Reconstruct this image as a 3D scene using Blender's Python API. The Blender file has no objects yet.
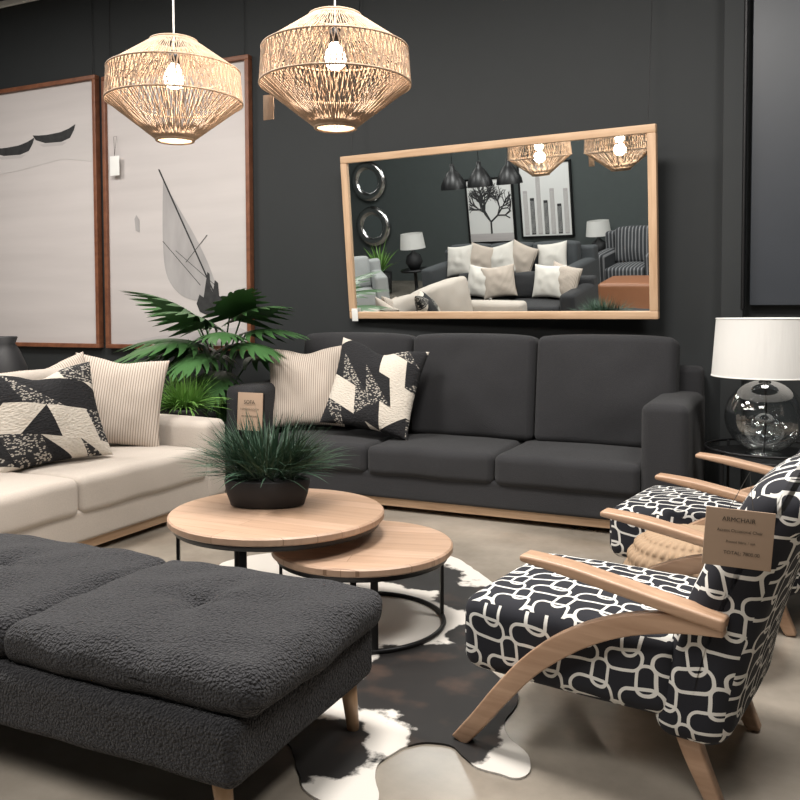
import bpy, bmesh, math, random
from mathutils import Vector, Matrix, Euler, noise
R=random.Random(7)
S=bpy.context.scene
C=S.collection
rad=math.radians
S.view_settings.view_transform='Standard'
S.view_settings.exposure=0.0

# ---------------------------------------------------------------- materials
def newmat(name):
    m=bpy.data.materials.new(name); m.use_nodes=True
    nt=m.node_tree; b=nt.nodes['Principled BSDF']
    return m,nt,b
def setp(b,**k):
    for n,v in k.items():
        n=n.replace('_',' ')
        if n in b.inputs: b.inputs[n].default_value=v
def N(nt,t,**k):
    n=nt.nodes.new(t)
    for a,v in k.items(): setattr(n,a,v)
    return n
def MA(nt,op,a,b=0.0,c=0.0):
    n=nt.nodes.new('ShaderNodeMath'); n.operation=op
    for i,v in enumerate((a,b,c)):
        if isinstance(v,(int,float)): n.inputs[i].default_value=v
        else: nt.links.new(v,n.inputs[i])
    return n.outputs[0]
def coords(nt,scale=(1,1,1),src='Object'):
    tc=N(nt,'ShaderNodeTexCoord'); mp=N(nt,'ShaderNodeMapping')
    mp.inputs['Scale'].default_value=scale
    nt.links.new(tc.outputs[src],mp.inputs['Vector'])
    return mp.outputs['Vector']
def mixc(nt,fac,c1,c2):
    n=N(nt,'ShaderNodeMix',data_type='RGBA')
    for i,v in ((0,fac),(6,c1),(7,c2)):
        if hasattr(v,'links'): nt.links.new(v,n.inputs[i])
        elif isinstance(v,(int,float)): n.inputs[i].default_value=v
        else: n.inputs[i].default_value=(*v,1) if len(v)==3 else v
    return n.outputs[2]
def bump(nt,b,h,strength=.3,dist=.01):
    n=N(nt,'ShaderNodeBump'); n.inputs['Strength'].default_value=strength; n.inputs['Distance'].default_value=dist
    nt.links.new(h,n.inputs['Height']); nt.links.new(n.outputs[0],b.inputs['Normal'])
def plain(name,col,rough=.6,metal=0,**k):
    m,nt,b=newmat(name)
    v=coords(nt); nz=N(nt,'ShaderNodeTexNoise'); nz.inputs['Scale'].default_value=9; nt.links.new(v,nz.inputs['Vector'])
    c=mixc(nt,nz.outputs['Fac'],[x*.92 for x in col],[min(1,x*1.08) for x in col])
    nt.links.new(c,b.inputs['Base Color']); setp(b,Roughness=rough,Metallic=metal,**k)
    return m
def fabric(name,col,scale=500,strength=.25,rough=.9,var=.15,sheen=.05):
    m,nt,b=newmat(name)
    v=coords(nt)
    nz=N(nt,'ShaderNodeTexNoise'); nz.inputs['Scale'].default_value=scale*.5; nz.inputs['Detail'].default_value=3
    nt.links.new(v,nz.inputs['Vector'])
    n2=N(nt,'ShaderNodeTexNoise'); n2.inputs['Scale'].default_value=5; nt.links.new(v,n2.inputs['Vector'])
    f=MA(nt,'MULTIPLY_ADD',nz.outputs['Fac'],.7,MA(nt,'MULTIPLY',n2.outputs['Fac'],.3))
    c=mixc(nt,f,[x*(1-var*2) for x in col],[x*(1+var*2) for x in col])
    nt.links.new(c,b.inputs['Base Color']); setp(b,Roughness=rough,Sheen_Weight=sheen)
    w=N(nt,'ShaderNodeTexVoronoi'); w.inputs['Scale'].default_value=scale; nt.links.new(v,w.inputs['Vector'])
    bump(nt,b,w.outputs['Distance'],strength,.003)
    return m
def wood(name,c1,c2,scale=(3,40,40),rough=.45):
    m,nt,b=newmat(name)
    v=coords(nt,scale)
    nz=N(nt,'ShaderNodeTexNoise'); nz.inputs['Scale'].default_value=1.2; nz.inputs['Detail'].default_value=6; nz.inputs['Distortion'].default_value=.6
    nt.links.new(v,nz.inputs['Vector'])
    r=N(nt,'ShaderNodeValToRGB'); r.color_ramp.elements[0].position=.3; r.color_ramp.elements[1].position=.7
    r.color_ramp.elements[0].color=(*c1,1); r.color_ramp.elements[1].color=(*c2,1)
    nt.links.new(nz.outputs['Fac'],r.inputs[0]); nt.links.new(r.outputs[0],b.inputs['Base Color'])
    setp(b,Roughness=rough); bump(nt,b,nz.outputs['Fac'],.08,.003)
    return m

M_wall=plain('wall_charcoal',(.0150,.0175,.019),.75)
M_wall2=plain('wall_panel_blue',(.032,.037,.046),.45)
M_front=plain('wall_teal_grey',(.055,.066,.066),.8)
M_black=plain('black_metal',(.010,.010,.011),.4,.5)
M_blackmat=plain('black_ceramic',(.012,.012,.014),.6)
M_white=plain('white_paint',(.75,.75,.73),.6)
M_darksofa=fabric('charcoal_weave',(.0165,.0165,.019),330,.6,.9,.3)
M_beige=fabric('beige_weave',(.44,.39,.345),420,.4,.95,.1)
M_oak=wood('oak',(.44,.28,.17),(.58,.40,.26),(2.5,30,30))
M_oakx=wood('oak_chair',(.33,.20,.125),(.46,.30,.20),(3,40,40),.4)
M_oakleg=wood('oak_leg',(.42,.26,.15),(.54,.36,.22),(40,40,3),.4)
M_brown=wood('walnut_frame',(.13,.045,.022),(.22,.085,.042),(12,12,12),.45)
M_kraft=plain('kraft_card',(.34,.24,.17),.85)
M_ink=plain('ink',(.03,.025,.02),.8)
M_dgreen=plain('leaf_dark',(.055,.135,.045),.35)
M_pine=plain('needle_bluegreen',(.034,.080,.048),.55)
M_lgreen=plain('leaf_light',(.14,.29,.06),.5)
M_lgrey=fabric('light_grey_weave',(.33,.34,.34),400,.2)
M_offwhite=fabric('offwhite_weave',(.58,.55,.51),400,.2,.95,.05)
M_leather=plain('tan_leather',(.26,.11,.055),.45)

def m_table():
    m,nt,b=newmat('oak_planks')
    v=coords(nt)
    br=N(nt,'ShaderNodeTexBrick'); br.inputs['Scale'].default_value=1; br.offset=.5
    br.inputs['Brick Width'].default_value=3; br.inputs['Row Height'].default_value=.085; br.inputs['Mortar Size'].default_value=.0012
    br.inputs['Color1'].default_value=(.41,.275,.19,1); br.inputs['Color2'].default_value=(.51,.355,.26,1); br.inputs['Mortar'].default_value=(.27,.17,.11,1)
    nt.links.new(v,br.inputs['Vector'])
    v2=coords(nt,(3,45,10)); nz=N(nt,'ShaderNodeTexNoise'); nz.inputs['Scale'].default_value=1.3; nz.inputs['Detail'].default_value=6
    nt.links.new(v2,nz.inputs['Vector'])
    g=mixc(nt,nz.outputs['Fac'],(.66,.64,.62),(1.15,1.12,1.1))
    mx=N(nt,'ShaderNodeMix',data_type='RGBA',blend_type='MULTIPLY'); mx.inputs[0].default_value=1
    nt.links.new(br.outputs['Color'],mx.inputs[6]); nt.links.new(g,mx.inputs[7])
    nt.links.new(mx.outputs[2],b.inputs['Base Color']); setp(b,Roughness=.42)
    return m
M_table=m_table()

def m_boucle():
    m,nt,b=newmat('boucle_charcoal')
    v=coords(nt)
    nz=N(nt,'ShaderNodeTexNoise'); nz.inputs['Scale'].default_value=60; nz.inputs['Detail'].default_value=2; nt.links.new(v,nz.inputs['Vector'])
    vm=N(nt,'ShaderNodeVectorMath',operation='MULTIPLY_ADD'); vm.inputs[1].default_value=(.012,)*3
    nt.links.new(nz.outputs['Color'],vm.inputs[0]); nt.links.new(v,vm.inputs[2])
    w=N(nt,'ShaderNodeTexVoronoi'); w.inputs['Scale'].default_value=140; nt.links.new(vm.outputs[0],w.inputs['Vector'])
    h=MA(nt,'ADD',MA(nt,'MULTIPLY',w.outputs['Distance'],-1.0),MA(nt,'MULTIPLY',nz.outputs['Fac'],.5))
    c=mixc(nt,w.outputs['Distance'],(.038,.038,.044),(.004,.004,.006))
    nt.links.new(c,b.inputs['Base Color']); setp(b,Roughness=.95,Sheen_Weight=.06)
    bump(nt,b,h,1.0,.010)
    return m
M_boucle=m_boucle()

def m_floor():
    m,nt,b=newmat('polished_concrete')
    v=coords(nt)
    a=N(nt,'ShaderNodeTexNoise'); a.inputs['Scale'].default_value=1.1; a.inputs['Detail'].default_value=8; a.inputs['Roughness'].default_value=.62
    nt.links.new(v,a.inputs['Vector'])
    r=N(nt,'ShaderNodeValToRGB'); e=r.color_ramp.elements
    e[0].position=.35; e[0].color=(.19,.165,.135,1); e[1].position=.68; e[1].color=(.41,.365,.31,1)
    nt.links.new(a.outputs['Fac'],r.inputs[0]); nt.links.new(r.outputs[0],b.inputs['Base Color'])
    rr=MA(nt,'MULTIPLY_ADD',a.outputs['Fac'],.3,.04); nt.links.new(rr,b.inputs['Roughness'])
    return m
M_floor=m_floor()

def m_chair():
    m,nt,b=newmat('chain_print_fabric')
    tc=N(nt,'ShaderNodeTexCoord'); sp=N(nt,'ShaderNodeSeparateXYZ'); 
    nz=N(nt,'ShaderNodeTexNoise'); nz.inputs['Scale'].default_value=7; nz.inputs['Detail'].default_value=0
    nt.links.new(tc.outputs['UV'],nz.inputs['Vector'])
    vm=N(nt,'ShaderNodeVectorMath',operation='MULTIPLY_ADD'); vm.inputs[1].default_value=(.04,)*3
    nt.links.new(nz.outputs['Color'],vm.inputs[0]); nt.links.new(tc.outputs['UV'],vm.inputs[2])
    nt.links.new(vm.outputs[0],sp.inputs[0]); x,y=sp.outputs[0],sp.outputs[1]
    def layer(cx,cy,ox,oy,hx,hy,r,w):
        row=MA(nt,'FLOOR',MA(nt,'DIVIDE',MA(nt,'ADD',y,oy),cy))
        sh=MA(nt,'MULTIPLY',row,cx*.37)
        fx=MA(nt,'MULTIPLY',MA(nt,'SUBTRACT',MA(nt,'FRACT',MA(nt,'DIVIDE',MA(nt,'ADD',MA(nt,'ADD',x,sh),ox),cx)),.5),cx)
        fy=MA(nt,'MULTIPLY',MA(nt,'SUBTRACT',MA(nt,'FRACT',MA(nt,'DIVIDE',MA(nt,'ADD',y,oy),cy)),.5),cy)
        qx=MA(nt,'SUBTRACT',MA(nt,'ABSOLUTE',fx),hx-r); qy=MA(nt,'SUBTRACT',MA(nt,'ABSOLUTE',fy),hy-r)
        px=MA(nt,'MAXIMUM',qx,0.0); py=MA(nt,'MAXIMUM',qy,0.0)
        ln=MA(nt,'SQRT',MA(nt,'ADD',MA(nt,'MULTIPLY',px,px),MA(nt,'MULTIPLY',py,py)))
        sd=MA(nt,'SUBTRACT',MA(nt,'ADD',ln,MA(nt,'MINIMUM',MA(nt,'MAXIMUM',qx,qy),0.0)),r)
        return MA(nt,'LESS_THAN',MA(nt,'ABSOLUTE',sd),w)
    l1=layer(.128,.098,0,0,.052,.027,.024,.0043)
    l2=layer(.128,.098,.064,.049,.022,.037,.020,.0043)
    mk=MA(nt,'MAXIMUM',l1,l2)
    c=mixc(nt,mk,(.006,.007,.013),(.66,.65,.62))
    nt.links.new(c,b.inputs['Base Color']); setp(b,Roughness=.85)
    return m
M_chair=m_chair()

def m_patch(ox,oy,rot,cell):
    """triangular patchwork: black, cream and chunky speckled knit pieces"""
    m,nt,b=newmat('triangle_patch_fabric')
    v=coords(nt); mp=N(nt,'ShaderNodeMapping'); mp.inputs['Rotation'].default_value=(0,0,rot); mp.inputs['Location'].default_value=(ox,oy,0)
    nt.links.new(v,mp.inputs['Vector'])
    sp=N(nt,'ShaderNodeSeparateXYZ'); nt.links.new(mp.outputs[0],sp.inputs[0])
    w_=MA(nt,'DIVIDE',sp.outputs[1],cell*.8); row=MA(nt,'FLOOR',w_)
    # each row sheared the other way so the pieces read as big chevrons / triangles
    par=MA(nt,'SUBTRACT',MA(nt,'MULTIPLY',MA(nt,'MODULO',MA(nt,'ABSOLUTE',row),2.0),2.0),1.0)
    u=MA(nt,'DIVIDE',sp.outputs[0],cell)
    a=MA(nt,'ADD',u,MA(nt,'MULTIPLY',MA(nt,'MULTIPLY',MA(nt,'FRACT',w_),par),.55))
    fa=MA(nt,'FLOOR',a)
    up=MA(nt,'GREATER_THAN',MA(nt,'ADD',MA(nt,'FRACT',a),MA(nt,'FRACT',w_)),1.0)
    cb=N(nt,'ShaderNodeCombineXYZ'); nt.links.new(fa,cb.inputs[0]); nt.links.new(row,cb.inputs[1]); nt.links.new(up,cb.inputs[2])
    wn=N(nt,'ShaderNodeTexWhiteNoise'); nt.links.new(cb.outputs[0],wn.inputs['Vector'])
    r=N(nt,'ShaderNodeValToRGB'); r.color_ramp.interpolation='CONSTANT'; e=r.color_ramp.elements
    e[0].position=0; e[0].color=(.010,.010,.012,1); e[1].position=.42; e[1].color=(.57,.52,.455,1)
    q=e.new(.66); q.color=(.0,.0,.0,0)
    nt.links.new(wn.outputs['Value'],r.inputs[0])
    v2=coords(nt,(1,1.7,.05)); k=N(nt,'ShaderNodeTexVoronoi'); k.inputs['Scale'].default_value=62; nt.links.new(v2,k.inputs['Vector'])
    kg=mixc(nt,MA(nt,'GREATER_THAN',k.outputs['Distance'],.40),(.38,.35,.31),(.02,.02,.022))
    c=mixc(nt,r.outputs['Alpha'],kg,r.outputs['Color'])
    nt.links.new(c,b.inputs['Base Color']); setp(b,Roughness=.95)
    bump(nt,b,k.outputs['Distance'],.6,.006)
    return m
M_patch=m_patch(.37,.21,.35,.19); M_patch2=m_patch(1.13,.77,.25,.20)

def m_stripe(name,c1,c2,period=.012,axis=0):
    m,nt,b=newmat(name)
    tc=N(nt,'ShaderNodeTexCoord'); sp=N(nt,'ShaderNodeSeparateXYZ'); nt.links.new(tc.outputs['Object'],sp.inputs[0])
    f=MA(nt,'FRACT',MA(nt,'DIVIDE',sp.outputs[axis],period))
    c=mixc(nt,MA(nt,'LESS_THAN',f,.35),c1,c2)
    nt.links.new(c,b.inputs['Base Color']); setp(b,Roughness=.95); bump(nt,b,f,.2,.002)
    return m
M_strip=m_stripe('pinstripe_cream',(.50,.43,.37),(.25,.21,.18),.014)
M_strip2=m_stripe('dark_stripe',(.03,.032,.036),(.18,.18,.19),.05)

def m_hide():
    m,nt,b=newmat('cowhide')
    tc=N(nt,'ShaderNodeTexCoord'); sp=N(nt,'ShaderNodeSeparateXYZ'); nt.links.new(tc.outputs['Object'],sp.inputs[0])
    blobs=[(-.98,2.50,.34,.32),(-.84,2.18,.12,.17),(-1.17,1.97,.17,.18),(-1.50,3.45,.24,.18),(-1.22,3.28,.14,.16),(-1.08,2.90,.08,.10),(-1.95,2.65,.30,.25)]
    f=None
    for (x,y,rx,ry) in blobs:
        dx=MA(nt,'DIVIDE',MA(nt,'SUBTRACT',sp.outputs[0],x),rx); dy=MA(nt,'DIVIDE',MA(nt,'SUBTRACT',sp.outputs[1],y),ry)
        d=MA(nt,'SQRT',MA(nt,'ADD',MA(nt,'MULTIPLY',dx,dx),MA(nt,'MULTIPLY',dy,dy)))
        f=d if f is None else MA(nt,'MINIMUM',f,d)
    nz=N(nt,'ShaderNodeTexNoise'); nz.inputs['Scale'].default_value=5; nz.inputs['Detail'].default_value=6; nz.inputs['Roughness'].default_value=.6; nt.links.new(tc.outputs['Object'],nz.inputs['Vector'])
    g=MA(nt,'ADD',f,MA(nt,'MULTIPLY',MA(nt,'SUBTRACT',nz.outputs['Fac'],.5),1.6))
    n2=N(nt,'ShaderNodeTexNoise'); n2.inputs['Scale'].default_value=7; n2.inputs['Detail'].default_value=4; nt.links.new(tc.outputs['Object'],n2.inputs['Vector'])
    n3=N(nt,'ShaderNodeMapRange'); n3.inputs[1].default_value=.54; n3.inputs[2].default_value=.76; nt.links.new(n2.outputs['Fac'],n3.inputs[0])
    dark=mixc(nt,n3.outputs[0],(.006,.005,.005),(.045,.026,.018))
    ss=N(nt,'ShaderNodeMapRange'); ss.inputs[1].default_value=.95; ss.inputs[2].default_value=1.05; nt.links.new(g,ss.inputs[0])
    c=mixc(nt,ss.outputs[0],dark,(.60,.57,.53))
    nt.links.new(c,b.inputs['Base Color']); setp(b,Roughness=.6)
    return m
M_hide=m_hide()

m,nt,b=newmat('mirror_glass'); setp(b,Base_Color=(.80,.85,.86,1),Metallic=1,Roughness=0); M_mirror=m
def m_art(name,c1,c2,sc):
    m,nt,b=newmat(name); v=coords(nt,sc)
    nz=N(nt,'ShaderNodeTexNoise'); nz.inputs['Scale'].default_value=1; nz.inputs['Detail'].default_value=4; nt.links.new(v,nz.inputs['Vector'])
    nt.links.new(mixc(nt,nz.outputs['Fac'],c1,c2),b.inputs['Base Color']); setp(b,Roughness=.5,Specular_IOR_Level=.2)
    return m
M_sea=m_art('print_sea',(.43,.40,.395),(.60,.56,.55),(.6,1,7))
M_sail=m_art('print_sail',(.24,.23,.23),(.44,.42,.42),(9,1,3))
M_artdk=m_art('print_dark',(.015,.015,.018),(.06,.06,.06),(20,1,20))
M_artlt=m_art('print_light',(.62,.62,.62),(.72,.72,.71),(2,2,2))
M_artgr=m_art('print_grey',(.37,.345,.345),(.47,.445,.445),(2,1,20))
m,nt,b=newmat('rattan'); v=coords(nt); nz=N(nt,'ShaderNodeTexNoise'); nz.inputs['Scale'].default_value=40; nt.links.new(v,nz.inputs['Vector'])
nt.links.new(mixc(nt,nz.outputs['Fac'],(.24,.155,.10),(.46,.335,.235)),b.inputs['Base Color']); setp(b,Roughness=.7); M_rattan=m
M_sea_grass=plain('seagrass',(.34,.235,.15),.85)
def emis(name,col,s):
    m=bpy.data.materials.new(name); m.use_nodes=True; nt=m.node_tree
    for n in list(nt.nodes): nt.nodes.remove(n)
    e=N(nt,'ShaderNodeEmission'); o=N(nt,'ShaderNodeOutputMaterial'); e.inputs[0].default_value=(*col,1); e.inputs[1].default_value=s
    nt.links.new(e.outputs[0],o.inputs[0]); return m
M_bulb=emis('bulb_glow',(1,.88,.72),16)
m=bpy.data.materials.new('lampshade_linen'); m.use_nodes=True; nt=m.node_tree; b=nt.nodes['Principled BSDF']; setp(b,Base_Color=(.80,.79,.77,1),Roughness=.9)
tr=N(nt,'ShaderNodeBsdfTranslucent'); tr.inputs[0].default_value=(.8,.79,.77,1); mx=N(nt,'ShaderNodeMixShader'); mx.inputs[0].default_value=.35
wv=N(nt,'ShaderNodeTexNoise'); wv.inputs['Scale'].default_value=60; vv=coords(nt,(1,1,.05)); nt.links.new(vv,wv.inputs['Vector']); bump(nt,b,wv.outputs['Fac'],.4,.006)
nt.links.new(b.outputs[0],mx.inputs[1]); nt.links.new(tr.outputs[0],mx.inputs[2]); nt.links.new(mx.outputs[0],nt.nodes['Material Output'].inputs[0]); M_shade=m
m=bpy.data.materials.new('clear_glass'); m.use_nodes=True; nt=m.node_tree
for n in list(nt.nodes): nt.nodes.remove(n)
o=N(nt,'ShaderNodeOutputMaterial'); t=N(nt,'ShaderNodeBsdfTransparent'); g=N(nt,'ShaderNodeBsdfGlossy'); g.inputs['Roughness'].default_value=.02
t.inputs[0].default_value=(.92,.95,.96,1); lw=N(nt,'ShaderNodeLayerWeight'); lw.inputs[0].default_value=.4
mx=N(nt,'ShaderNodeMixShader'); nt.links.new(MA(nt,'MULTIPLY_ADD',lw.outputs['Facing'],.75,.09),mx.inputs[0]); nt.links.new(t.outputs[0],mx.inputs[1]); nt.links.new(g.outputs[0],mx.inputs[2]); nt.links.new(mx.outputs[0],o.inputs[0]); M_glass=m

# ---------------------------------------------------------------- geometry helpers
def group(name,loc=(0,0,0),rz=0):
    e=bpy.data.objects.new(name,None); e.location=loc; e.rotation_euler=(0,0,rad(rz)); e.empty_display_size=.1
    C.objects.link(e); return e
def mk(name,verts,faces,mat,parent=None,smooth=True,loc=None,rot=None,uv=False):
    me=bpy.data.meshes.new(name); me.from_pydata([tuple(v) for v in verts],[],faces); me.update()
    if uv:
        ul=me.uv_layers.new(name='UVMap')
        for p in me.polygons:
            n=p.normal; ax=max(range(3),key=lambda i:abs(n[i]))
            for li in p.loop_indices:
                c=me.vertices[me.loops[li].vertex_index].co
                ul.data[li].uv=((c.y,c.z+.3) if ax==0 else (c.x,c.z) if ax==1 else (c.x,c.y+.17))
    if smooth:
        for p in me.polygons: p.use_smooth=True
    me.materials.append(mat)
    o=bpy.data.objects.new(name,me); C.objects.link(o)
    if parent: o.parent=parent
    if loc: o.location=loc
    if rot: o.rotation_euler=rot
    return o
def rb(name,c,s,mat,parent=None,r=.03,rot=None,puff=(0,0,0),n=10,fn=None,uv=False,seg=4):
    """rounded, optionally crowned (upholstered) box. c centre, s full size"""
    h=[x/2 for x in s]; r=min(r,min(h)*.98)
    def ax(hh):
        inner=hh-r; L=[]
        for i in range(seg,0,-1): L.append(-(inner+r*math.tan(math.pi/4*i/seg)))
        k=max(1,n)
        for i in range(k+1): L.append(-inner+2*inner*i/k)
        for i in range(1,seg+1): L.append(inner+r*math.tan(math.pi/4*i/seg))
        return L
    A=[ax(h[0]),ax(h[1]),ax(h[2])]
    V=[];F=[];D={}
    def vid(p):
        k=tuple(round(x,6) for x in p)
        if k in D: return D[k]
        q=[max(-(h[i]-r),min(h[i]-r,p[i])) for i in range(3)]
        d=Vector([p[i]-q[i] for i in range(3)])
        if d.length>1e-9: d=d.normalized()*r
        w=[q[i]+d[i] for i in range(3)]
        a=[w[i]/h[i] for i in range(3)]
        for i in range(3):
            if puff[i]:
                j,k2=[t for t in range(3) if t!=i]
                w[i]+=puff[i]*(1-a[j]**2)*(1-a[k2]**2)*(1 if a[i]>0 else -1)*abs(a[i])
        if fn: w=fn(Vector(w),a)
        D[k]=len(V); V.append(tuple(w)); return D[k]
    for i in range(3):
        j,k2=(i+1)%3,(i+2)%3
        for sgn in (-1,1):
            for a in range(len(A[j])-1):
                for b_ in range(len(A[k2])-1):
                    q=[]
                    for (da,db) in ((0,0),(1,0),(1,1),(0,1)):
                        p=[0,0,0]; p[i]=sgn*h[i]; p[j]=A[j][a+da]; p[k2]=A[k2][b_+db]; q.append(vid(p))
                    if sgn<0: q.reverse()
                    if len(set(q))==4: F.append(q)
    return mk(name,V,F,mat,parent,True,c,rot,uv)
def box(name,c,s,mat,parent=None,bev=.004,rot=None):
    return rb(name,c,s,mat,parent,r=bev,n=1,seg=2,rot=rot)
def lathe(name,prof,mat,parent=None,loc=None,seg=64,smooth=True,mod=None):
    V=[];F=[];n=len(prof)
    for i in range(seg):
        a=2*math.pi*i/seg
        for k,(r,z) in enumerate(prof):
            rr=r+(mod(a,k) if mod else 0)
            V.append((rr*math.cos(a),rr*math.sin(a),z))
    for i in range(seg):
        j=(i+1)%seg
        for k in range(n-1): F.append((i*n+k,j*n+k,j*n+k+1,i*n+k+1))
    return mk(name,V,F,mat,parent,smooth,loc)
def tubes(name,polys,rd,mat,parent=None,cyc=False,loc=None,res=2):
    cu=bpy.data.curves.new(name,'CURVE'); cu.dimensions='3D'; cu.bevel_depth=rd; cu.bevel_resolution=res
    for P in polys:
        sp=cu.splines.new('POLY'); sp.points.add(len(P)-1)
        for i,p in enumerate(P): sp.points[i].co=(*p,1)
        sp.use_cyclic_u=cyc
    cu.materials.append(mat); o=bpy.data.objects.new(name,cu); C.objects.link(o)
    if parent: o.parent=parent
    if loc: o.location=loc
    return o
def ring(r,z,n=64,a0=0,a1=360,cx=0,cy=0):
    full=(a1-a0)>=360; m_=n if full else n+1
    return [(cx+r*math.cos(rad(a0+(a1-a0)*i/n)),cy+r*math.sin(rad(a0+(a1-a0)*i/n)),z) for i in range(m_)]
def leg(name,p0,p1,r0,r1,mat,parent):
    p0=Vector(p0);p1=Vector(p1); V=[];F=[];n=16
    for t,(p,r) in enumerate(((p0,r0*.9),(p0,r0),(p1,r1),(p1,r1*.8))):
        for i in range(n):
            a=2*math.pi*i/n; V.append((p.x+r*math.cos(a),p.y+r*math.sin(a),p.z))
    for k in range(3):
        for i in range(n): F.append((k*n+i,(k+1)*n+i,(k+1)*n+(i+1)%n,k*n+(i+1)%n))
    F.append(tuple(range(n))); F.append(tuple(range(3*n,4*n))[::-1])
    return mk(name,V,F,mat,parent)
def plate(name,pts,hh,y0,y1,mat,parent,bev=.008):
    """plank swept along pts (x,z) with half heights hh, between y0..y1"""
    n=len(pts);V=[];F=[]
    for i,(x,z) in enumerate(pts):
        a=Vector(pts[max(0,i-1)]);b_=Vector(pts[min(n-1,i+1)]); t=(b_-a).normalized(); nn=Vector((-t.y,t.x))
        for y in (y0,y1):
            for s in (1,-1): V.append((x+nn.x*hh[i]*s,y,max(0.0,z+nn.y*hh[i]*s)))
    for i in range(n-1):
        a=i*4;b_=a+4
        F+= [(a,b_,b_+1,a+1),(a+2,a+3,b_+3,b_+2),(a,a+2,b_+2,b_),(a+1,b_+1,b_+3,a+3)]
    F+=[(0,1,3,2),((n-1)*4,(n-1)*4+2,(n-1)*4+3,(n-1)*4+1)]
    o=mk(name,V,F,mat,parent,True)
    bm=bmesh.new(); bm.from_mesh(o.data); bmesh.ops.recalc_face_normals(bm,faces=bm.faces); bm.to_mesh(o.data); bm.free()
    md=o.modifiers.new('bev','BEVEL'); md.width=bev; md.segments=3; md.limit_method='ANGLE'; md.angle_limit=rad(50)
    return o
def spline(P,k=8):
    out=[];n=len(P)
    for i in range(n-1):
        p0,p1,p2,p3=[Vector(P[max(0,min(n-1,j))]) for j in (i-1,i,i+1,i+2)]
        for s in range(k):
            t=s/k; out.append(.5*((2*p1)+(-p0+p2)*t+(2*p0-5*p1+4*p2-p3)*t*t+(-p0+3*p1-3*p2+p3)*t**3))
    out.append(Vector(P[-1])); return [tuple(v) for v in out]
def pillow(name,w,h,t,mat,parent,loc,yaw,lean=15,inpl=0,seed=0,chop=0):
    n=28;V=[];F=[]
    def side(s):
        base=len(V)
        for i in range(n+1):
            for j in range(n+1):
                u=math.sin((i/n*2-1)*math.pi/2); v=math.sin((j/n*2-1)*math.pi/2)
                x=u*w/2*(1-.09*(1-v*v)); y=v*h/2*(1-.09*(1-u*u))
                if chop and v>0: y-=chop*math.exp(-(u/.35)**2)*v
                z=t/2*(max(0,(1-u*u))*max(0,(1-v*v)))**.42
                wr=noise.noise(Vector((u*2.2+seed,v*2.2,s*.5)))*.022*(1-u*u)*(1-v*v)
                V.append((x,y,s*(z+wr)))
        for i in range(n):
            for j in range(n):
                a=base+i*(n+1)+j; q=(a,a+n+1,a+n+2,a+1); F.append(q if s>0 else q[::-1])
    side(1); side(-1)
    o=mk(name,V,F,mat,parent)
    bm=bmesh.new(); bm.from_mesh(o.data); bmesh.ops.remove_doubles(bm,verts=bm.verts,dist=1e-4); bm.to_mesh(o.data); bm.free()
    Mx=Matrix.Rotation(rad(yaw),3,'Z')@Matrix.Rotation(rad(90-lean),3,'X')@Matrix.Rotation(rad(inpl),3,'Z')
    o.rotation_euler=Mx.to_euler(); o.location=loc
    return o
def text(name,body,size,parent,loc,rot,mat=M_ink):
    cu=bpy.data.curves.new(name,'FONT'); cu.body=body; cu.size=size; cu.align_x='CENTER'; cu.align_y='CENTER'; cu.materials.append(mat)
    o=bpy.data.objects.new(name,cu); C.objects.link(o); o.parent=parent; o.location=loc; o.rotation_euler=rot; return o

# ---------------------------------------------------------------- room
WY=5.45
def shell(name,c,s,mat): return box(name,c,s,mat,None,bev=.001)
shell('floor',(-3,1.5,-.05),(14,8.4,.1),M_floor)
shell('ceiling',(-3,1.5,4.0),(14,8.4,.1),plain('ceiling_dark',(.07,.07,.07),.9))
shell('wall_back',(-3,WY+.05,1.975),(14,.1,3.95),M_wall)
shell('wall_front',(-3,-2.55,1.975),(14,.1,3.95),M_front)
shell('wall_left',(-9.55,1.45,1.975),(.1,7.9,3.95),M_front)
shell('wall_right',(3.55,1.45,1.975),(.1,7.9,3.95),M_wall)
box('trim_ceiling',(-4.9,WY-.02,3.91),(9,.03,.05),M_white)
box('baseboard_back',(-4.95,WY-.01,.06),(9.1,.02,.12),M_wall)
box('trim_column',(-.345,WY-.05,1.975),(.12,.10,3.94),M_wall)
tubes('trim_conduit',[[(-.285,WY-.10,1.2),(-.285,WY-.10,3.93)]],.012,M_black)
box('trim_panel',(1.6,WY-.03,2.58),(3.7,.06,2.72),M_wall2)

# ---------------------------------------------------------------- wall mirror
mg=group('wall_mirror',(-1.83,WY-.10,1.14))
mg.rotation_euler=Euler((rad(6),0,rad(-3.6)))
W,Hh,fw=2.17,1.145,.05
box('frame_bottom',(0,0,fw/2),(W,.05,fw),M_oak,mg,.006); box('frame_top',(0,0,Hh-fw/2),(W,.05,fw),M_oak,mg,.006)
MV=wood('oak_v',(.44,.28,.17),(.58,.40,.26),(30,30,2.5))
box('frame_left',(-W/2+fw/2,0,Hh/2),(fw,.05,Hh-2*fw),MV,mg,.004); box('frame_right',(W/2-fw/2,0,Hh/2),(fw,.05,Hh-2*fw),MV,mg,.004)
mk('glass',[(-W/2+.03,-.008,.03),(W/2-.03,-.008,.03),(W/2-.03,-.008,Hh-.03),(-W/2+.03,-.008,Hh-.03)],[(0,1,2,3)],M_mirror,mg,False)
box('backing',(0,.008,Hh/2),(W-.04,.02,Hh-.04),M_black,mg)
tubes('cables',[[(-W/2+.08,.0,Hh),(-W/2+.08,.36,2.75)],[(W/2-.05,.0,Hh),(W/2-.05,.36,2.75)]],.0025,M_black,mg)
box('wall_bracket',(0,.05,.03),(.5,.05,.03),M_black,mg)
box('price_tag',(-W/2+.05,-.03,.03),(.05,.002,.09),M_white,mg,.001)

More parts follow.
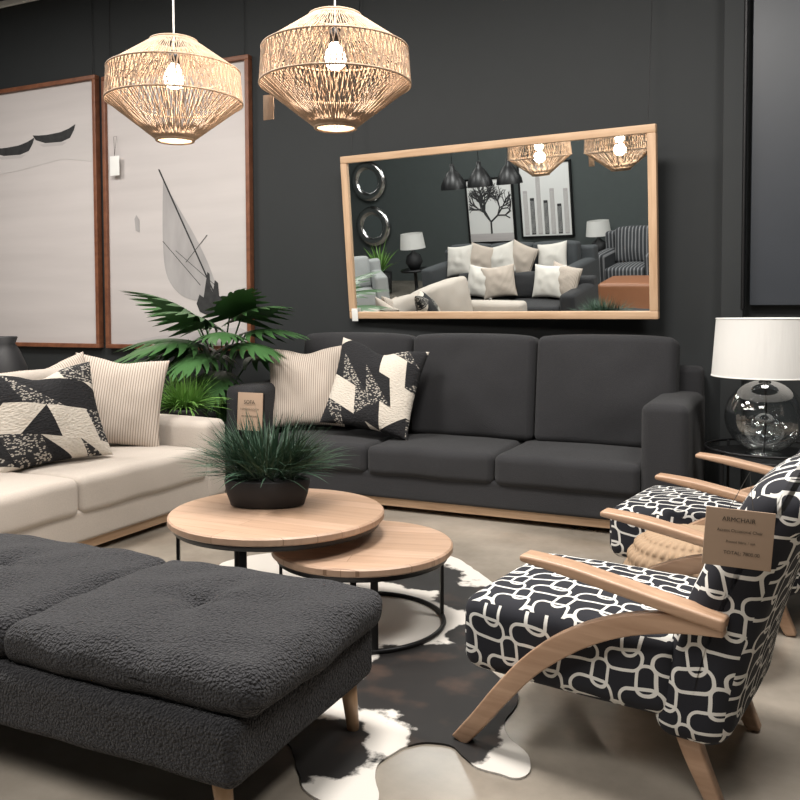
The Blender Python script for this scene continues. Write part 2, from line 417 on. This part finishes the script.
# ---------------------------------------------------------------- framed prints
def framed(name,x0,x1,z0,z1):
    g=group(name,((x0+x1)/2,WY-.03,(z0+z1)/2)); w=x1-x0;h=z1-z0;f=.035
    box('canvas',(0,.012,0),(w-.02,.02,h-.02),M_sea,g,.001)
    box('frame_top',(0,0,h/2-f/2),(w,.055,f),M_brown,g); box('frame_bottom',(0,0,-h/2+f/2),(w,.055,f),M_brown,g)
    box('frame_left',(-w/2+f/2,0,0),(f,.055,h-2*f),M_brown,g); box('frame_right',(w/2-f/2,0,0),(f,.055,h-2*f),M_brown,g)
    tubes('cables',[[(w/2-.06,.01,h/2),(w/2-.06,.02,3.93-(z0+z1)/2)],[(-w/2+.06,.01,h/2),(-w/2+.06,.02,3.93-(z0+z1)/2)]],.0022,M_black,g)
    return g
def flat(name,P,g,mat,y=0):
    cx,cz=g.location.x,g.location.z
    V=[(p[0]-cx,y,p[1]-cz) for p in P]
    return mk(name,V,[tuple(range(len(V)))],mat,g,False)
g1=framed('framed_boat_print',-6.80,-5.30,.89,3.16)
def boat(x,z,s,nm):
    P=[(x-s,z+.03),(x-.7*s,z+.022),(x-.3*s,z+.02),(x+.3*s,z+.028),(x+.7*s,z+.05),(x+s,z+.08),(x+.93*s,z+.03),(x+.75*s,z-.03),(x+.35*s,z-.055),(x-.4*s,z-.05),(x-.85*s,z-.015)]
    flat(nm,P,g1,M_artdk,-.0008)
    flat(nm+'_reflection',[(x-.7*s,z-.055),(x+.6*s,z-.06),(x+.4*s,z-.085),(x-.5*s,z-.08)],g1,M_artgr,-.0006)
flat('shallows',[(-6.76,2.60),(-6.2,2.66),(-5.7,2.72),(-5.34,2.74),(-5.34,2.45),(-5.7,2.50),(-6.2,2.44),(-6.76,2.40)],g1,m_art('print_water',(.47,.44,.435),(.54,.51,.50),(2,1,12)),-.0004)
boat(-6.30,2.63,.27,'boat_1'); boat(-5.80,2.70,.25,'boat_2')
g2=framed('framed_sailboat_print',-5.23,-3.77,.89,3.13)
def P2(x,y): return (-4.61+(x-165)*.01,1.2+(310-y)*.0080)
flat('sail',[P2(*p) for p in spline([(164,180),(178,205),(196,238),(210,270),(216,297),(196,300),(178,292),(166,272),(163,235),(164,180)],5)[:-1]],g2,M_sail,-.0006)
for k,(a,b_) in enumerate((((160,168),(217,302)),((176,250),(214,285)),((163,240),(200,285)),((186,262),(207,236)))):
    pa=P2(*a);pb=P2(*b_); w=.008 if k==0 else .004
    flat('spar_%d'%k,[(pa[0]-w,pa[1]),(pa[0]+w,pa[1]),(pb[0]+w,pb[1]),(pb[0]-w,pb[1])],g2,M_artdk,-.001-.0002*k)
flat('hull',[P2(*p) for p in [(196,303),(199,294),(203,297),(205,284),(207,272),(209,274),(210,288),(212,292),(214,280),(217,283),(218,296),(225,297),(228,303),(222,311),(208,315),(199,311)]],g2,M_artdk,-.002)
flat('figure',[P2(*p) for p in [(135,228),(134,216),(136,212),(139,217),(139,230)]],g2,M_sail,-.0007)
flat('shore',[P2(*p) for p in [(108,345),(160,335),(236,326),(248,332),(248,346),(108,347)]],g2,M_artgr,-.0004)
box('price_tag',(-.585,-.04,.38),(.10,.002,.16),M_white,g2,.001)
tubes('tag_string',[[(-.585,-.04,.46),(-.60,-.03,.62),(-.57,-.03,.62),(-.585,-.04,.46)]],.0015,M_ink,g2)

# ---------------------------------------------------------------- sofas
def sofa(name,loc,rz,L,D,n,armh,seatz,backz,mat,aw=.25,plinth=M_oak,frameh=.86,over=0,bshift=0):
    g=group(name,loc,rz); inn=L-2*aw; cw=inn/n
    box('plinth',(L/2,D/2+.01,.055),(L-.06,D-.06,.05),plinth,g,.004)
    for i,(x,y) in enumerate(((.2,.12),(L-.2,.12),(.2,D-.12),(L-.2,D-.12))): box('foot_%d'%i,(x,y,.016),(.08,.08,.032),M_black,g)
    rb('base',(L/2,D/2,.16),(L-.02,D-.02,.16),mat,g,.02)
    rb('back_frame',(L/2,D-.09,(frameh+.1)/2),(L-.01,.18,frameh-.1),mat,g,.04)
    for s,x in (('left',aw/2),('right',L-aw/2)):
        rb('arm_'+s,(x,D/2,(armh+.08)/2),(aw,D,armh-.08),mat,g,.045,puff=(0.006,0,.012))
    sd=D-.16; bw=(inn+2*over)/n
    for i in range(n):
        x=aw+cw*(i+.5)
        def crown(w,a,i=i):
            w.z+=.008*noise.noise(Vector((w.x*5+i*7,w.y*5,1))); return w
        rb('seat_cushion_%d'%(i+1),(x,sd/2-.005,(seatz+.23)/2-.008),(cw-.006,sd+.01,seatz-.215),mat,g,.04,puff=(0,.006,.018),fn=crown,n=12)
        hz=(backz-seatz+.02)/2
        def bk(w,a,i=i,hz=hz):
            w.z-= .014*(a[0]**4)*max(0,a[2]); w.y+=.018*noise.noise(Vector((w.x*6+i*5,w.z*6,3)))*(1-a[0]**2); return w
        rb('back_cushion_%d'%(i+1),(aw-over+bshift+bw*(i+.5),D-.27,seatz+hz-.01),(bw-.008,.20,2*hz),mat,g,.045,rot=(rad(-7),0,0),puff=(.0,.045,.008),fn=bk,n=14)
    return g
ds=sofa('charcoal_sofa',(-3.36,4.50,0),0,2.87,.92,3,.71,.39,1.03,M_darksofa,aw=.235,over=.055,bshift=.055)
bs=sofa('beige_sofa',(-3.11,1.85,0),90,2.35,.95,2,.55,.40,.86,M_beige,aw=.2,frameh=.78)
kg=group('kraft_price_sign',(-3.13,4.46,.56))
box('card',(0,0,0),(.19,.004,.24),M_kraft,kg,.001,rot=(rad(-4),0,0)); box('holder',(0,.006,-.02),(.21,.006,.27),M_black,kg,.001,rot=(rad(-4),0,0))
for i,(t,s) in enumerate((('SOFA',.035),('3 DIVISION COUCH',.016),('PRICE ON REQUEST',.014))): text('line_%d'%i,t,s,kg,(0,-.006,.06-.045*i),(rad(86),0,0))

# pillows
pillow('patterned_cushion',.60,.58,.2,M_patch,None,(-2.42,4.80,.71),8,20,-9,1,.05)
pillow('striped_cushion',.54,.56,.18,M_strip,None,(-2.96,4.86,.69),16,18,3,2,.03)
pillow('patterned_cushion',.58,.54,.2,M_patch2,None,(-3.54,3.22,.655),62,24,5,3,.05)
pillow('striped_cushion',.54,.54,.18,M_strip,None,(-3.60,3.80,.67),36,14,-6,4,.02)
pillow('striped_cushion',.50,.50,.16,M_strip,None,(-3.76,3.50,.68),70,16,12,5,.02)

# ---------------------------------------------------------------- ottoman
og=group('boucle_ottoman',(-1.85,1.86,0))
def lumpy(w,a):
    w+=Vector((0,0,1))*.006*noise.noise(w*6); return w
rb('base',(0,-.03,.217),(1.51,.69,.155),M_boucle,og,.035,n=14,fn=lumpy)
for k,x in (('left',-.387),('right',.392)):
    def tuft(w,a,k=k):
        if a[2]>0:
            r=math.hypot(w.x/.9,w.y)
            ang=math.atan2(w.y,w.x)
            w.z-=.034*math.exp(-(r/.045)**2)+.018*math.exp(-(r/.16)**2)*(.6+.4*math.cos(4*ang))
            w.z+=.012*noise.noise(Vector((w.x*7+(3 if k=='left' else 0),w.y*7,0)))
        w.x+=.012*noise.noise(Vector((w.y*8,w.z*9,2))); w.y+=.012*noise.noise(Vector((w.x*8,w.z*9,5)))
        return w
    rb('cushion_'+k,(x,-.01,.343),(.80,.675,.115),M_boucle,og,.052,n=40,puff=(.01,.01,.026),fn=tuft)
    lathe('button_'+k,[(0.0001,.006),(.010,.004),(.014,-.002),(.012,-.006)],M_boucle,og,(x,-.01,.374),16)
for i,(x,y) in enumerate(((.70,.24),(.67,-.31),(-.70,.24),(-.70,-.31))):
    leg('leg_%d'%(i+1),(x,y,.16),(x+.02*(1 if x>0 else -1),y,0),.026,.017,M_oakleg,og)

# ---------------------------------------------------------------- coffee tables
def ctable(name,loc,r,h,legs,arc,rot=0):
    g=group(name,loc,rot)
    t=.03
    prof=[(.0001,h)]+[(r-.006,h),(r,h-.006),(r,h-t+.005),(r-.005,h-t),(.0001,h-t)]
    lathe('top',prof,M_table,g,None,96,False)
    lathe('rim',[(r-.02,h-t),(r-.02,h-t-.022),(r-.032,h-t-.022),(r-.032,h-t)],M_black,g,None,96)
    rr=r-.035
    for i,a in enumerate(legs):
        box('leg_%d'%i,(rr*math.cos(rad(a)),rr*math.sin(rad(a)),(h-t)/2),(.012,.026,h-t-.002),M_black,g,.002,rot=(0,0,rad(a)))
    tubes('base_ring',[ring(rr,.014,64,arc[0],arc[1])],.0095,M_black,g,cyc=(arc[1]-arc[0]>=360))
    return g
ctable('round_coffee_table',(-1.84,2.80,0),.42,.415,(80,150,210,285),(75,290))
ctable('low_round_coffee_table',(-1.49,2.85,0),.345,.315,(20,110,200,290),(0,360),15)

# ---------------------------------------------------------------- plants
def blades(name,specs,mat,parent,loc=None):
    V=[];F=[]
    for (p,az,el,L,w,droop,tw) in specs:
        p=Vector(p); n=7; d=Vector((math.cos(az)*math.cos(el),math.sin(az)*math.cos(el),math.sin(el)))
        side=Vector((-math.sin(az),math.cos(az),0)); side=(side*math.cos(tw)+Vector((0,0,1))*math.sin(tw))
        b=len(V); q=p.copy(); st=L/n
        for i in range(n+1):
            t=i/n; ww=w*(.5+.9*t if t<.5 else .95*(1-t)*2*.95+.03)
            V.append(q-side*ww/2); V.append(q+side*ww/2)
            d=(d+Vector((0,0,-droop/n))).normalized(); q=q+d*st
        for i in range(n): F.append((b+2*i,b+2*i+1,b+2*i+3,b+2*i+2))
    return mk(name,V,F,mat,parent,True,loc)
pg=group('potted_table_plant',(-1.92,2.85,.416),25)
def ovl(o,sx,sy):
    for v in o.data.vertices: v.co.x*=sx; v.co.y*=sy
o=lathe('bowl',[(.0001,0),(.125,0),(.14,.005),(.155,.05),(.165,.105),(.160,.110),(.150,.105),(.14,.085),(.0001,.085)],M_blackmat,pg); ovl(o,1.05,.55)
sp=[]
for i in range(850):
    x=R.uniform(-.14,.14); y=R.uniform(-.06,.06)
    az=math.atan2(y*1.3,x)+R.gauss(0,.5); el=R.uniform(.28,1.4)
    L=R.uniform(.17,.27)*(1.1 if el<.7 else .95)
    sp.append(((x*.85,y*.85,.105+R.uniform(0,.07)),az,el,L,.0065,R.uniform(.1,.7),R.uniform(-.5,.5)))
blades('foliage',sp,M_pine,pg)
bg=group('potted_fern',(-3.60,4.40,0))
lathe('pot',[(.0001,0),(.11,0),(.12,.01),(.15,.55),(.155,.57),(.145,.57),(.14,.53),(.0001,.53)],M_blackmat,bg)
sp=[]
for i in range(460):
    az=R.uniform(0,6.283); el=R.uniform(.2,1.5); r0=R.uniform(0,.09)
    sp.append(((r0*math.cos(az),r0*math.sin(az),.575),az+R.gauss(0,.4),el,R.uniform(.16,.30),.010,R.uniform(.3,1.2),R.uniform(-.6,.6)))
blades('fronds',sp,M_lgreen,bg)
fg=group('split_leaf_philodendron',(-3.75,5.00,0))
lathe('pot',[(.0001,0),(.15,0),(.16,.01),(.20,.40),(.205,.42),(.19,.42),(.185,.38),(.0001,.38)],M_blackmat,fg)
LV=[];LF=[];stems=[]
def leaf(base,az,el,L,W):
    fx=Vector((math.cos(az)*math.cos(el),math.sin(az)*math.cos(el),math.sin(el))); sd=Vector((-math.sin(az),math.cos(az),0)); up=fx.cross(sd)*-1
    if up.z<0: up=-up
    def T(s,t):
        z=-.30*(s*s)/L-.50*t*t/W*1.0
        return tuple(Vector(base)+fx*s+sd*t+up*z)
    n=14
    b=len(LV)
    for i in range(n+1):
        s=L*(i/n); w=W*.50*math.sin(math.pi*min(1,(i/n)*.85+.13))+.004
        for t in (-w,0,w): LV.append(T(s-.15*abs(t),t))
    for i in range(n):
        for k in (0,1):
            a=b+i*3+k; LF.append((a,a+1,a+4,a+3))
    for sg in (-1,1):
        for i in range(8):
            f=i/7; s0=L*(.02+.86*f); ang=rad(115-80*f); ll=W*(.62+.45*math.sin(math.pi*(.2+.6*f)))*(1-.35*f); w0=L*.064
            b=len(LV); m_=6
            for k in range(m_+1):
                t=k/m_; a2=ang-.5*t
                cs=s0+math.cos(a2)*ll*t; ct=math.sin(a2)*ll*t
                wd=w0*(1.0+.15*math.sin(math.pi*t))*(1-t**3)+.002
                px,py=-math.sin(a2),math.cos(a2)
                LV.append(T(cs+px*wd,sg*(ct+py*wd*.6))); LV.append(T(cs-px*wd,sg*(ct-py*wd*.6)))
            for k in range(m_): a=b+2*k; LF.append((a,a+1,a+3,a+2))
leaves=[(200,.30,.44,.62),(180,.2,.45,.54),(215,.5,.40,.42),(150,.35,.36,.72),(235,.25,.46,.58),(262,.35,.48,.60),(285,.2,.44,.54),(305,.4,.46,.66),(330,.3,.47,.60),(350,.4,.44,.68),(10,.2,.38,.50),(250,.8,.46,.78),(320,.8,.44,.80),(190,.8,.42,.76),(295,-.1,.36,.40),(275,.6,.46,.74),(340,.6,.44,.78)]
for i,(az,el,L,hgt) in enumerate(leaves):
    az=rad(az); rr=.16+.10*math.cos(el*1.2)
    base=(rr*math.cos(az),rr*math.sin(az)*.9,.40+hgt*.95)
    leaf(base,az,el-.12,L,L*.62)
    stems.append(spline([(.02*math.cos(az),.02*math.sin(az),.38),(rr*.4*math.cos(az),rr*.4*math.sin(az),.38+hgt*.6),base],6))
for k,(x,y,z) in enumerate(LV):
    LV[k]=(x,min(y,.34+.02*math.sin(k)),z)
mk('leaves',LV,LF,M_dgreen,fg); tubes('stems',stems,.006,M_dgreen,fg)

# ---------------------------------------------------------------- rattan pendants
def pendant(name,loc,k=1.0,top=3.95):
    g=group(name,loc)
    z=[.208*k,.078*k,-.058*k,-.225*k]; r=[.100*k,.288*k,.298*k,.080*k]
    nS=130; P=[]
    for i in range(nS):
        a=2*math.pi*i/nS
        for dd in (.07,-.07,):
            j=R.uniform(-.015,.015)
            P.append([(r[0]*math.cos(a),r[0]*math.sin(a),z[0]),(r[1]*math.cos(a+dd+j),r[1]*math.sin(a+dd+j),z[1])])
            P.append([(r[2]*math.cos(a+dd+j),r[2]*math.sin(a+dd+j),z[2]),(r[3]*math.cos(a),r[3]*math.sin(a),z[3])])
    tubes('strands',P,.0016*k,M_rattan,g,res=1)
    Q=[]
    for i in range(84):
        a=2*math.pi*i/84
        for s in (.09,-.09,R.uniform(-.28,.28)):
            Q.append([(r[1]*math.cos(a),r[1]*math.sin(a),z[1]),(r[2]*math.cos(a+s),r[2]*math.sin(a+s),z[2])])
    tubes('band_weave',Q,.0022*k,M_rattan,g,res=1)
    for nm,zz,r_ in (('ring_a',z[1],r[1]),('ring_b',z[2],r[2])): tubes(nm,[ring(r_,zz)],.0045*k,M_rattan,g,cyc=True)
    for nm,zz,r_ in (('ring_c',z[0],r[0]),('ring_d',z[3],r[3])): tubes(nm,[ring(r_,zz,40)],.007*k,M_rattan,g,cyc=True)
    tubes('cord',[[(0,0,.12),(0,0,top-loc[2])]],.004,M_white,g)
    lathe('socket',[(.0001,.16),(.022,.16),(.024,.105),(.0001,.105)],M_black,g,None,20)
    tubes('spider',[[(0,0,z[0]),(r[0],0,z[0])],[(0,0,z[0]),(-r[0]*.5,r[0]*.87,z[0])],[(0,0,z[0]),(-r[0]*.5,-r[0]*.87,z[0])]],.003,M_black,g)
    lathe('bulb',[(.0001,.0),(.022,.004),(.038,.02),(.043,.042),(.036,.07),(.022,.095),(.018,.108)],M_bulb,g,None,24)
    l=bpy.data.lights.new(name+'_lamp','POINT'); l.energy=17; l.color=(1,.86,.70); l.shadow_soft_size=.05
    lo=bpy.data.objects.new('lamp',l); C.objects.link(lo); lo.parent=g; lo.location=(0,0,-.055)
    return g
p1=pendant('rattan_pendant_lamp',(-2.42,2.92,2.145),.96)
p2=pendant('rattan_pendant_lamp',(-1.665,2.975,2.148))
box('tag',(-.275,-.06,-.13),(.05,.004,.10),M_kraft,p2,.001)

# ---------------------------------------------------------------- side table + lamp
tg=group('side_table',(-.12,4.70,0))
lathe('top',[(.0001,.46),(.30,.46),(.305,.455),(.305,.44),(.30,.435),(.0001,.435)],M_black,tg)
tubes('gallery',[ring(.305,.49),ring(.29,.03)],.007,M_black,tg,cyc=True)
for i in range(4):
    a=rad(45+90*i); box('leg_%d'%i,(.29*math.cos(a),.29*math.sin(a),.245),(.014,.014,.49),M_black,tg,.002)
lg=group('glass_table_lamp',(-.14,4.66,.461))
pr=[(.0001,.0),(.085,.0),(.088,.008),(.07,.014)]
for i in range(25):
    a=-math.pi/2+.35+(math.pi-.35-.16)*i/24; pr.append((.19*math.cos(a),.195+.185*math.sin(a)))
pr+=[(.026,.385),(.032,.40),(.03,.42)]
lathe('globe',pr,M_glass,lg)
lathe('cap',[(.0001,.44),(.035,.44),(.036,.40),(.0001,.40)],plain('chrome',(.6,.6,.6),.15,1),lg)
tubes('stem',[[(0,0,.43),(0,0,.55)],[(0,0,.01),(.01,0,.2),(0,0,.40)]],.005,M_black,lg)
lathe('inner_blob',[(.0001,.05),(.06,.07),(.085,.12),(.07,.18),(.03,.21),(.0001,.215)],M_glass,lg)
lathe('shade',[(.255,.40),(.235,.69)],M_shade,lg); tubes('shade_wires',[ring(.255,.40),ring(.235,.69)],.003,M_white,lg,cyc=True)
tubes('spider',[[(0,0,.66),(.235*math.cos(a),.235*math.sin(a),.68)] for a in (0,2.09,4.19)],.002,M_black,lg)
l=bpy.data.lights.new('table_bulb','POINT'); l.energy=.6; l.color=(1,.95,.88); l.shadow_soft_size=.04; lo=bpy.data.objects.new('lamp',l); C.objects.link(lo); lo.parent=lg; lo.location=(0,0,.56)

# ---------------------------------------------------------------- accent chairs
def accent(name,loc,rz):
    g=group(name,loc,rz); w=.55; y0=.035+w/2
    rb('seat',(.25,y0,.30),(.60,w,.21),M_chair,g,.05,puff=(.012,0,.02),uv=True,n=10)
    def lean(v,a):
        t=max(0.0,(v.z+.335)/.67)
        v.x+=.21*t**1.25 - .02*math.sin(t*3.1)
        if a[0]<0: v.x+=.03*t
        if a[2]>0.6: v.z-=.03*abs(a[1])**3
        return v
    rb('back',(.575,y0,.15+.335),(.185,w,.67),M_chair,g,.055,puff=(.018,0,.012),fn=lean,uv=True,n=14)
    for k,ya in (('near',0.0),('far',w+.035)):
        pts=spline([(-.040,.0),(.03,.085),(.10,.175),(.19,.275),(.30,.36),(.42,.42),(.55,.455),(.665,.467)],6); n=len(pts)
        hh=[.029 - .007*abs(2*i/n-1) for i in range(n)]
        plate('curved_leg_'+k,pts,hh,ya,ya+.035,M_oakx,g,.007)
        pa=spline([(.155,.552),(.27,.540),(.41,.518),(.55,.494),(.67,.475)],5); n=len(pa)
        hh=[.009+.006*min(1,i/6) for i in range(n)]
        yy=(ya-.012,ya+.055) if k=='near' else (ya-.02,ya+.047)
        plate('armrest_'+k,pa,hh,yy[0],yy[1],M_oakx,g,.008)
    for k,yb in (('near',.09),('far',w-.02)):
        plate('rear_leg_'+k,spline([(.55,.22),(.58,.12),(.635,.0)],4),[.032,.031,.030,.028,.026,.024,.022,.020,.018],yb-.018,yb+.018,M_oakx,g,.006)
    return g
c1=accent('patterned_accent_chair',(-.80,2.155,0),-9)
c2=accent('patterned_accent_chair',(-.64,3.40,0),-9)
tgp=group('kraft_price_tag',(-.11,2.01,.69),12)
box('card',(0,0,0),(.145,.004,.130),M_kraft,tgp,.001,rot=(0,rad(4),0))
for i,(t,s) in enumerate((('ARMCHAIR',.014),('Accent Occasional Chair',.0095),('Printed fabric / oak',.008),('TOTAL: 7800.00',.011))):
    text('line_%d'%i,t,s,tgp,(.002*i,-.004,.042-.025*i),(rad(90),rad(4),0))
tubes('string',[[(-.02,0,.066),(.03,.05,.14),(.03,0,.066)]],.001,M_ink,tgp)

# woven pouf
pg2=group('woven_pouf',(-.31,3.06,0))
prof=[];K=[]
nr=11
for i in range(nr*6+1):
    t=i/(nr*6); a=-math.pi/2+math.pi*t
    ca=max(0.0,math.cos(a)); sa=math.sin(a)
    r=.235*ca**.5; z=.22+.215*(abs(sa)**.85)*(1 if sa>0 else -1)
    b_=.008*abs(math.sin(math.pi*i/6)); prof.append((max(.0001,r+b_-.006),max(0,z))); K.append(i//6)
lathe('weave',prof,M_sea_grass,pg2,None,288,mod=lambda a,k:.006*math.sin(a*40+math.pi*K[k])*math.sin(math.pi*k/6) if prof[k][0]>.03 else 0)

# ---------------------------------------------------------------- cowhide rug
out=[(-1.38,3.70),(-1.14,3.42),(-1.15,3.12),(-1.02,2.90),(-.92,2.66),(-.76,2.50),(-.74,2.28),(-.62,2.14),(-.63,2.05),(-.74,2.06),(-.86,2.13),(-.96,2.06),(-.97,1.92),(-.90,1.80),(-1.0,1.74),(-1.12,1.80),(-1.22,1.92),(-1.40,2.02),(-1.65,2.12),(-1.95,2.15),(-2.25,2.3),(-2.38,2.55),(-2.3,2.9),(-2.45,3.25),(-2.3,3.5),(-2.0,3.5),(-1.7,3.62),(-1.53,3.80),(-1.38,3.70)]
oo=spline(out,8)[:-1]
oo=[(x+.012*noise.noise(Vector((x*14,y*14,0))),y+.012*noise.noise(Vector((x*14,y*14,5)))) for x,y in oo]
n=len(oo); V=[(x,y,.006) for x,y in oo]+[(x,y,.0005) for x,y in oo]
mk('cowhide_rug',V,[tuple(range(n))]+[(i,i+n,(i+1)%n+n,(i+1)%n) for i in range(n)],M_hide,None,False)

lathe('black_floor_vase',[(.0001,0),(.10,0),(.11,.02),(.13,.35),(.15,.7),(.14,.86),(.10,.96),(.075,1.0),(.09,1.04),(.085,1.045),(.06,1.0),(.0001,.9)],M_blackmat,None,(-4.45,3.72,0))

# ---------------------------------------------------------------- far side of the showroom (seen in the mirror)
s3=sofa('grey_sofa',(-3.2,.10,0),180,2.3,.9,3,.62,.40,.86,fabric('slate_weave',(.045,.05,.055),500),aw=.18,frameh=.78)
for i,x in enumerate((-5.1,-4.75,-4.45,-4.15,-3.7)):
    pillow('light_cushion',.46,.44,.16,M_offwhite if i%2==0 else M_strip,None,(x,-.36,.66),180+R.uniform(-15,15),16,R.uniform(-20,20),i+10)
s4=sofa('black_sofa',(-2.75,1.42,0),180,1.9,.85,2,.52,.38,.68,M_darksofa,aw=.18,frameh=.60)
for i,x in enumerate((-4.10,-3.85,-3.2,-3.02)):
    pillow('cream_cushion',.42,.40,.16,M_strip if i%2 else M_offwhite,None,(x,1.0,.60),180+R.uniform(-15,15),16,R.uniform(-20,20),i+20)
a1=sofa('striped_armchair',(-2.45,-.95,0),180,.95,.85,1,.60,.42,.90,M_strip2,aw=.2,frameh=.84)
a2=sofa('grey_armchair',(-5.75,.55,0),140,.9,.85,1,.62,.42,.85,M_lgrey,aw=.18,frameh=.78)
rb('leather_ottoman',(-2.6,-.2,.20),(.7,.6,.40),M_leather,None,.05,puff=(0,0,.02))
def bwart(name,x0,x1,z0,z1,kind):
    g=group(name,((x0+x1)/2,-2.475,(z0+z1)/2)); w=x1-x0;h=z1-z0;f=.03
    box('canvas',(0,0,0),(w,.03,h),M_artlt,g,.001)
    for nm,c,s in (('frame_top',(0,.005,h/2),(w+f,.05,f)),('frame_bottom',(0,.005,-h/2),(w+f,.05,f)),('frame_left',(-w/2,.005,0),(f,.05,h)),('frame_right',(w/2,.005,0),(f,.05,h))): box(nm,c,s,M_black,g)
    if kind=='tree':
        B=[]
        def br(p,a,L,d):
            q=(p[0]+math.cos(a)*L,.018,p[2]+math.sin(a)*L); B.append((p,q,d))
            if d>0 and abs(q[0])<w/2-.03 and q[2]<h/2-.04:
                for k in range(3 if d>2 else 2): br(q,a+R.uniform(-.95,.95),L*R.uniform(.72,.92),d-1)
        br((0,.018,-h*.36),math.pi/2,.19,6)
        for d in range(7): 
            pp=[[a,b_] for a,b_,dd in B if dd==d and abs(b_[0])<w/2-.02 and b_[2]<h/2-.02]
            if pp: tubes('branches_%d'%d,pp,.003+.0022*d,M_artdk,g,res=0)
        box('ground',(0,.0155,-h*.42),(w-.04,.002,h*.12),M_artgr,g,.0005)
    else:
        for i in range(7):
            x=-w/2+.09+i*(w-.18)/6; hh=R.uniform(.4,.85)*h
            rb('cactus_%d'%i,(x,.018,-h/2+.04+hh/2),(.07,.008,hh),M_artdk if i%2 else M_artgr,g,.0038)
            tubes('ribs_%d'%i,[[(x+dx,.023,-h/2+.06),(x+dx,.023,-h/2+hh)] for dx in (-.02,0,.02)],.003,M_artlt,g,res=0)
    return g
bwart('framed_tree_print',-6.00,-5.17,.64,1.68,'tree'); bwart('framed_cactus_print',-5.04,-4.18,.70,1.86,'cactus')
M_silver=plain('silver',(.6,.6,.6),.2,1)
for i,z in enumerate((1.0,1.80)):
    g=group('round_wall_mirror',(-7.92,-2.46,z))
    o=lathe('rim',[(.20,.0),(.21,.03),(.29,.06),(.35,.03),(.36,0)],M_silver,g); o.rotation_euler=(rad(-90),0,0)
    o=lathe('glass',[(.0001,.01),(.21,.01)],M_mirror,g); o.rotation_euler=(rad(-90),0,0)
def blackpend(loc):
    g=group('black_pendant_lamp',loc)
    lathe('shade',[(.155,-.13),(.145,-.07),(.11,.0),(.07,.06),(.03,.10),(.025,.16),(.0001,.165)],M_black,g,None,32)
    tubes('cord',[[(0,0,.14),(0,0,3.95-loc[2])]],.004,M_black,g)
    lathe('bulb',[(.0001,-.11),(.03,-.08),(.03,-.03),(.0001,-.01)],M_bulb,g,None,16)
blackpend((-4.17,1.35,1.90)); blackpend((-3.89,1.22,1.90)); blackpend((-3.58,1.08,1.90))
def smalllamp(loc,k=1.0):
    g=group('side_table_lamp',loc); g.scale=(k,k,k)
    lathe('table',[(.0001,.5),(.25,.5),(.25,.47),(.03,.46),(.03,.03),(.2,.02),(.2,0),(.0001,0)],M_black,g,None,32)
    lathe('base',[(.0001,.5),(.08,.5),(.15,.62),(.12,.74),(.03,.80),(.02,.9)],M_blackmat,g,None,32)
    lathe('shade',[(.22,.86),(.19,1.12)],M_shade,g,None,32)
smalllamp((-6.25,-1.0,0),.9); smalllamp((-3.65,-2.1,0),.85)
pp=group('potted_palm',(-7.1,-1.3,0))
lathe('pot',[(.0001,0),(.15,0),(.19,.35),(.17,.35),(.0001,.3)],M_blackmat,pp,None,32)
blades('fronds',[((0,0,.32),R.uniform(0,6.28),R.uniform(.6,1.4),R.uniform(.4,.65),.03,R.uniform(.4,1.2),0) for i in range(70)],M_lgreen,pp)

# ---------------------------------------------------------------- lights
def area(name,loc,size,e,col=(1,.955,.895),rot=(0,0,0)):
    l=bpy.data.lights.new(name,'AREA'); l.shape='RECTANGLE'; l.size=size[0]; l.size_y=size[1]; l.energy=e; l.color=col
    o=bpy.data.objects.new(name,l); C.objects.link(o); o.location=loc; o.rotation_euler=rot
area('ceiling_light_a',(-1.2,2.6,3.9),(.8,.8),165)
area('ceiling_light_b',(-3.6,2.8,3.9),(.8,.8),125)
area('ceiling_light_c',(-5.8,3.0,3.9),(1.0,1.0),92)
area('ceiling_light_d',(.8,3.0,3.9),(.8,.8),90)
area('ceiling_light_e',(-.8,0.0,3.9),(1.4,1.4),95)
area('ceiling_light_f',(-4.5,-.6,3.9),(2,1.6),105)
area('ceiling_light_g',(-7,0.3,3.9),(1.4,1.4),60)
w=bpy.data.worlds.new('world'); S.world=w; w.use_nodes=True; w.node_tree.nodes['Background'].inputs[0].default_value=(.1,.11,.12,1); w.node_tree.nodes['Background'].inputs[1].default_value=.5

# ---------------------------------------------------------------- camera
cd=bpy.data.cameras.new('camera'); cam=bpy.data.objects.new('camera',cd); C.objects.link(cam)
cd.sensor_width=36; cd.lens=38.25; cd.clip_start=.05
pitch=2.3
cam.location=(0,0,1.2)
cam.rotation_euler=(Matrix.Rotation(rad(25),3,'Z')@Matrix.Rotation(rad(90-pitch),3,'X')@Matrix.Rotation(rad(-.2),3,'Z')).to_euler()
cd.shift_y=-(90-850*math.tan(rad(pitch)))/800
S.camera=cam
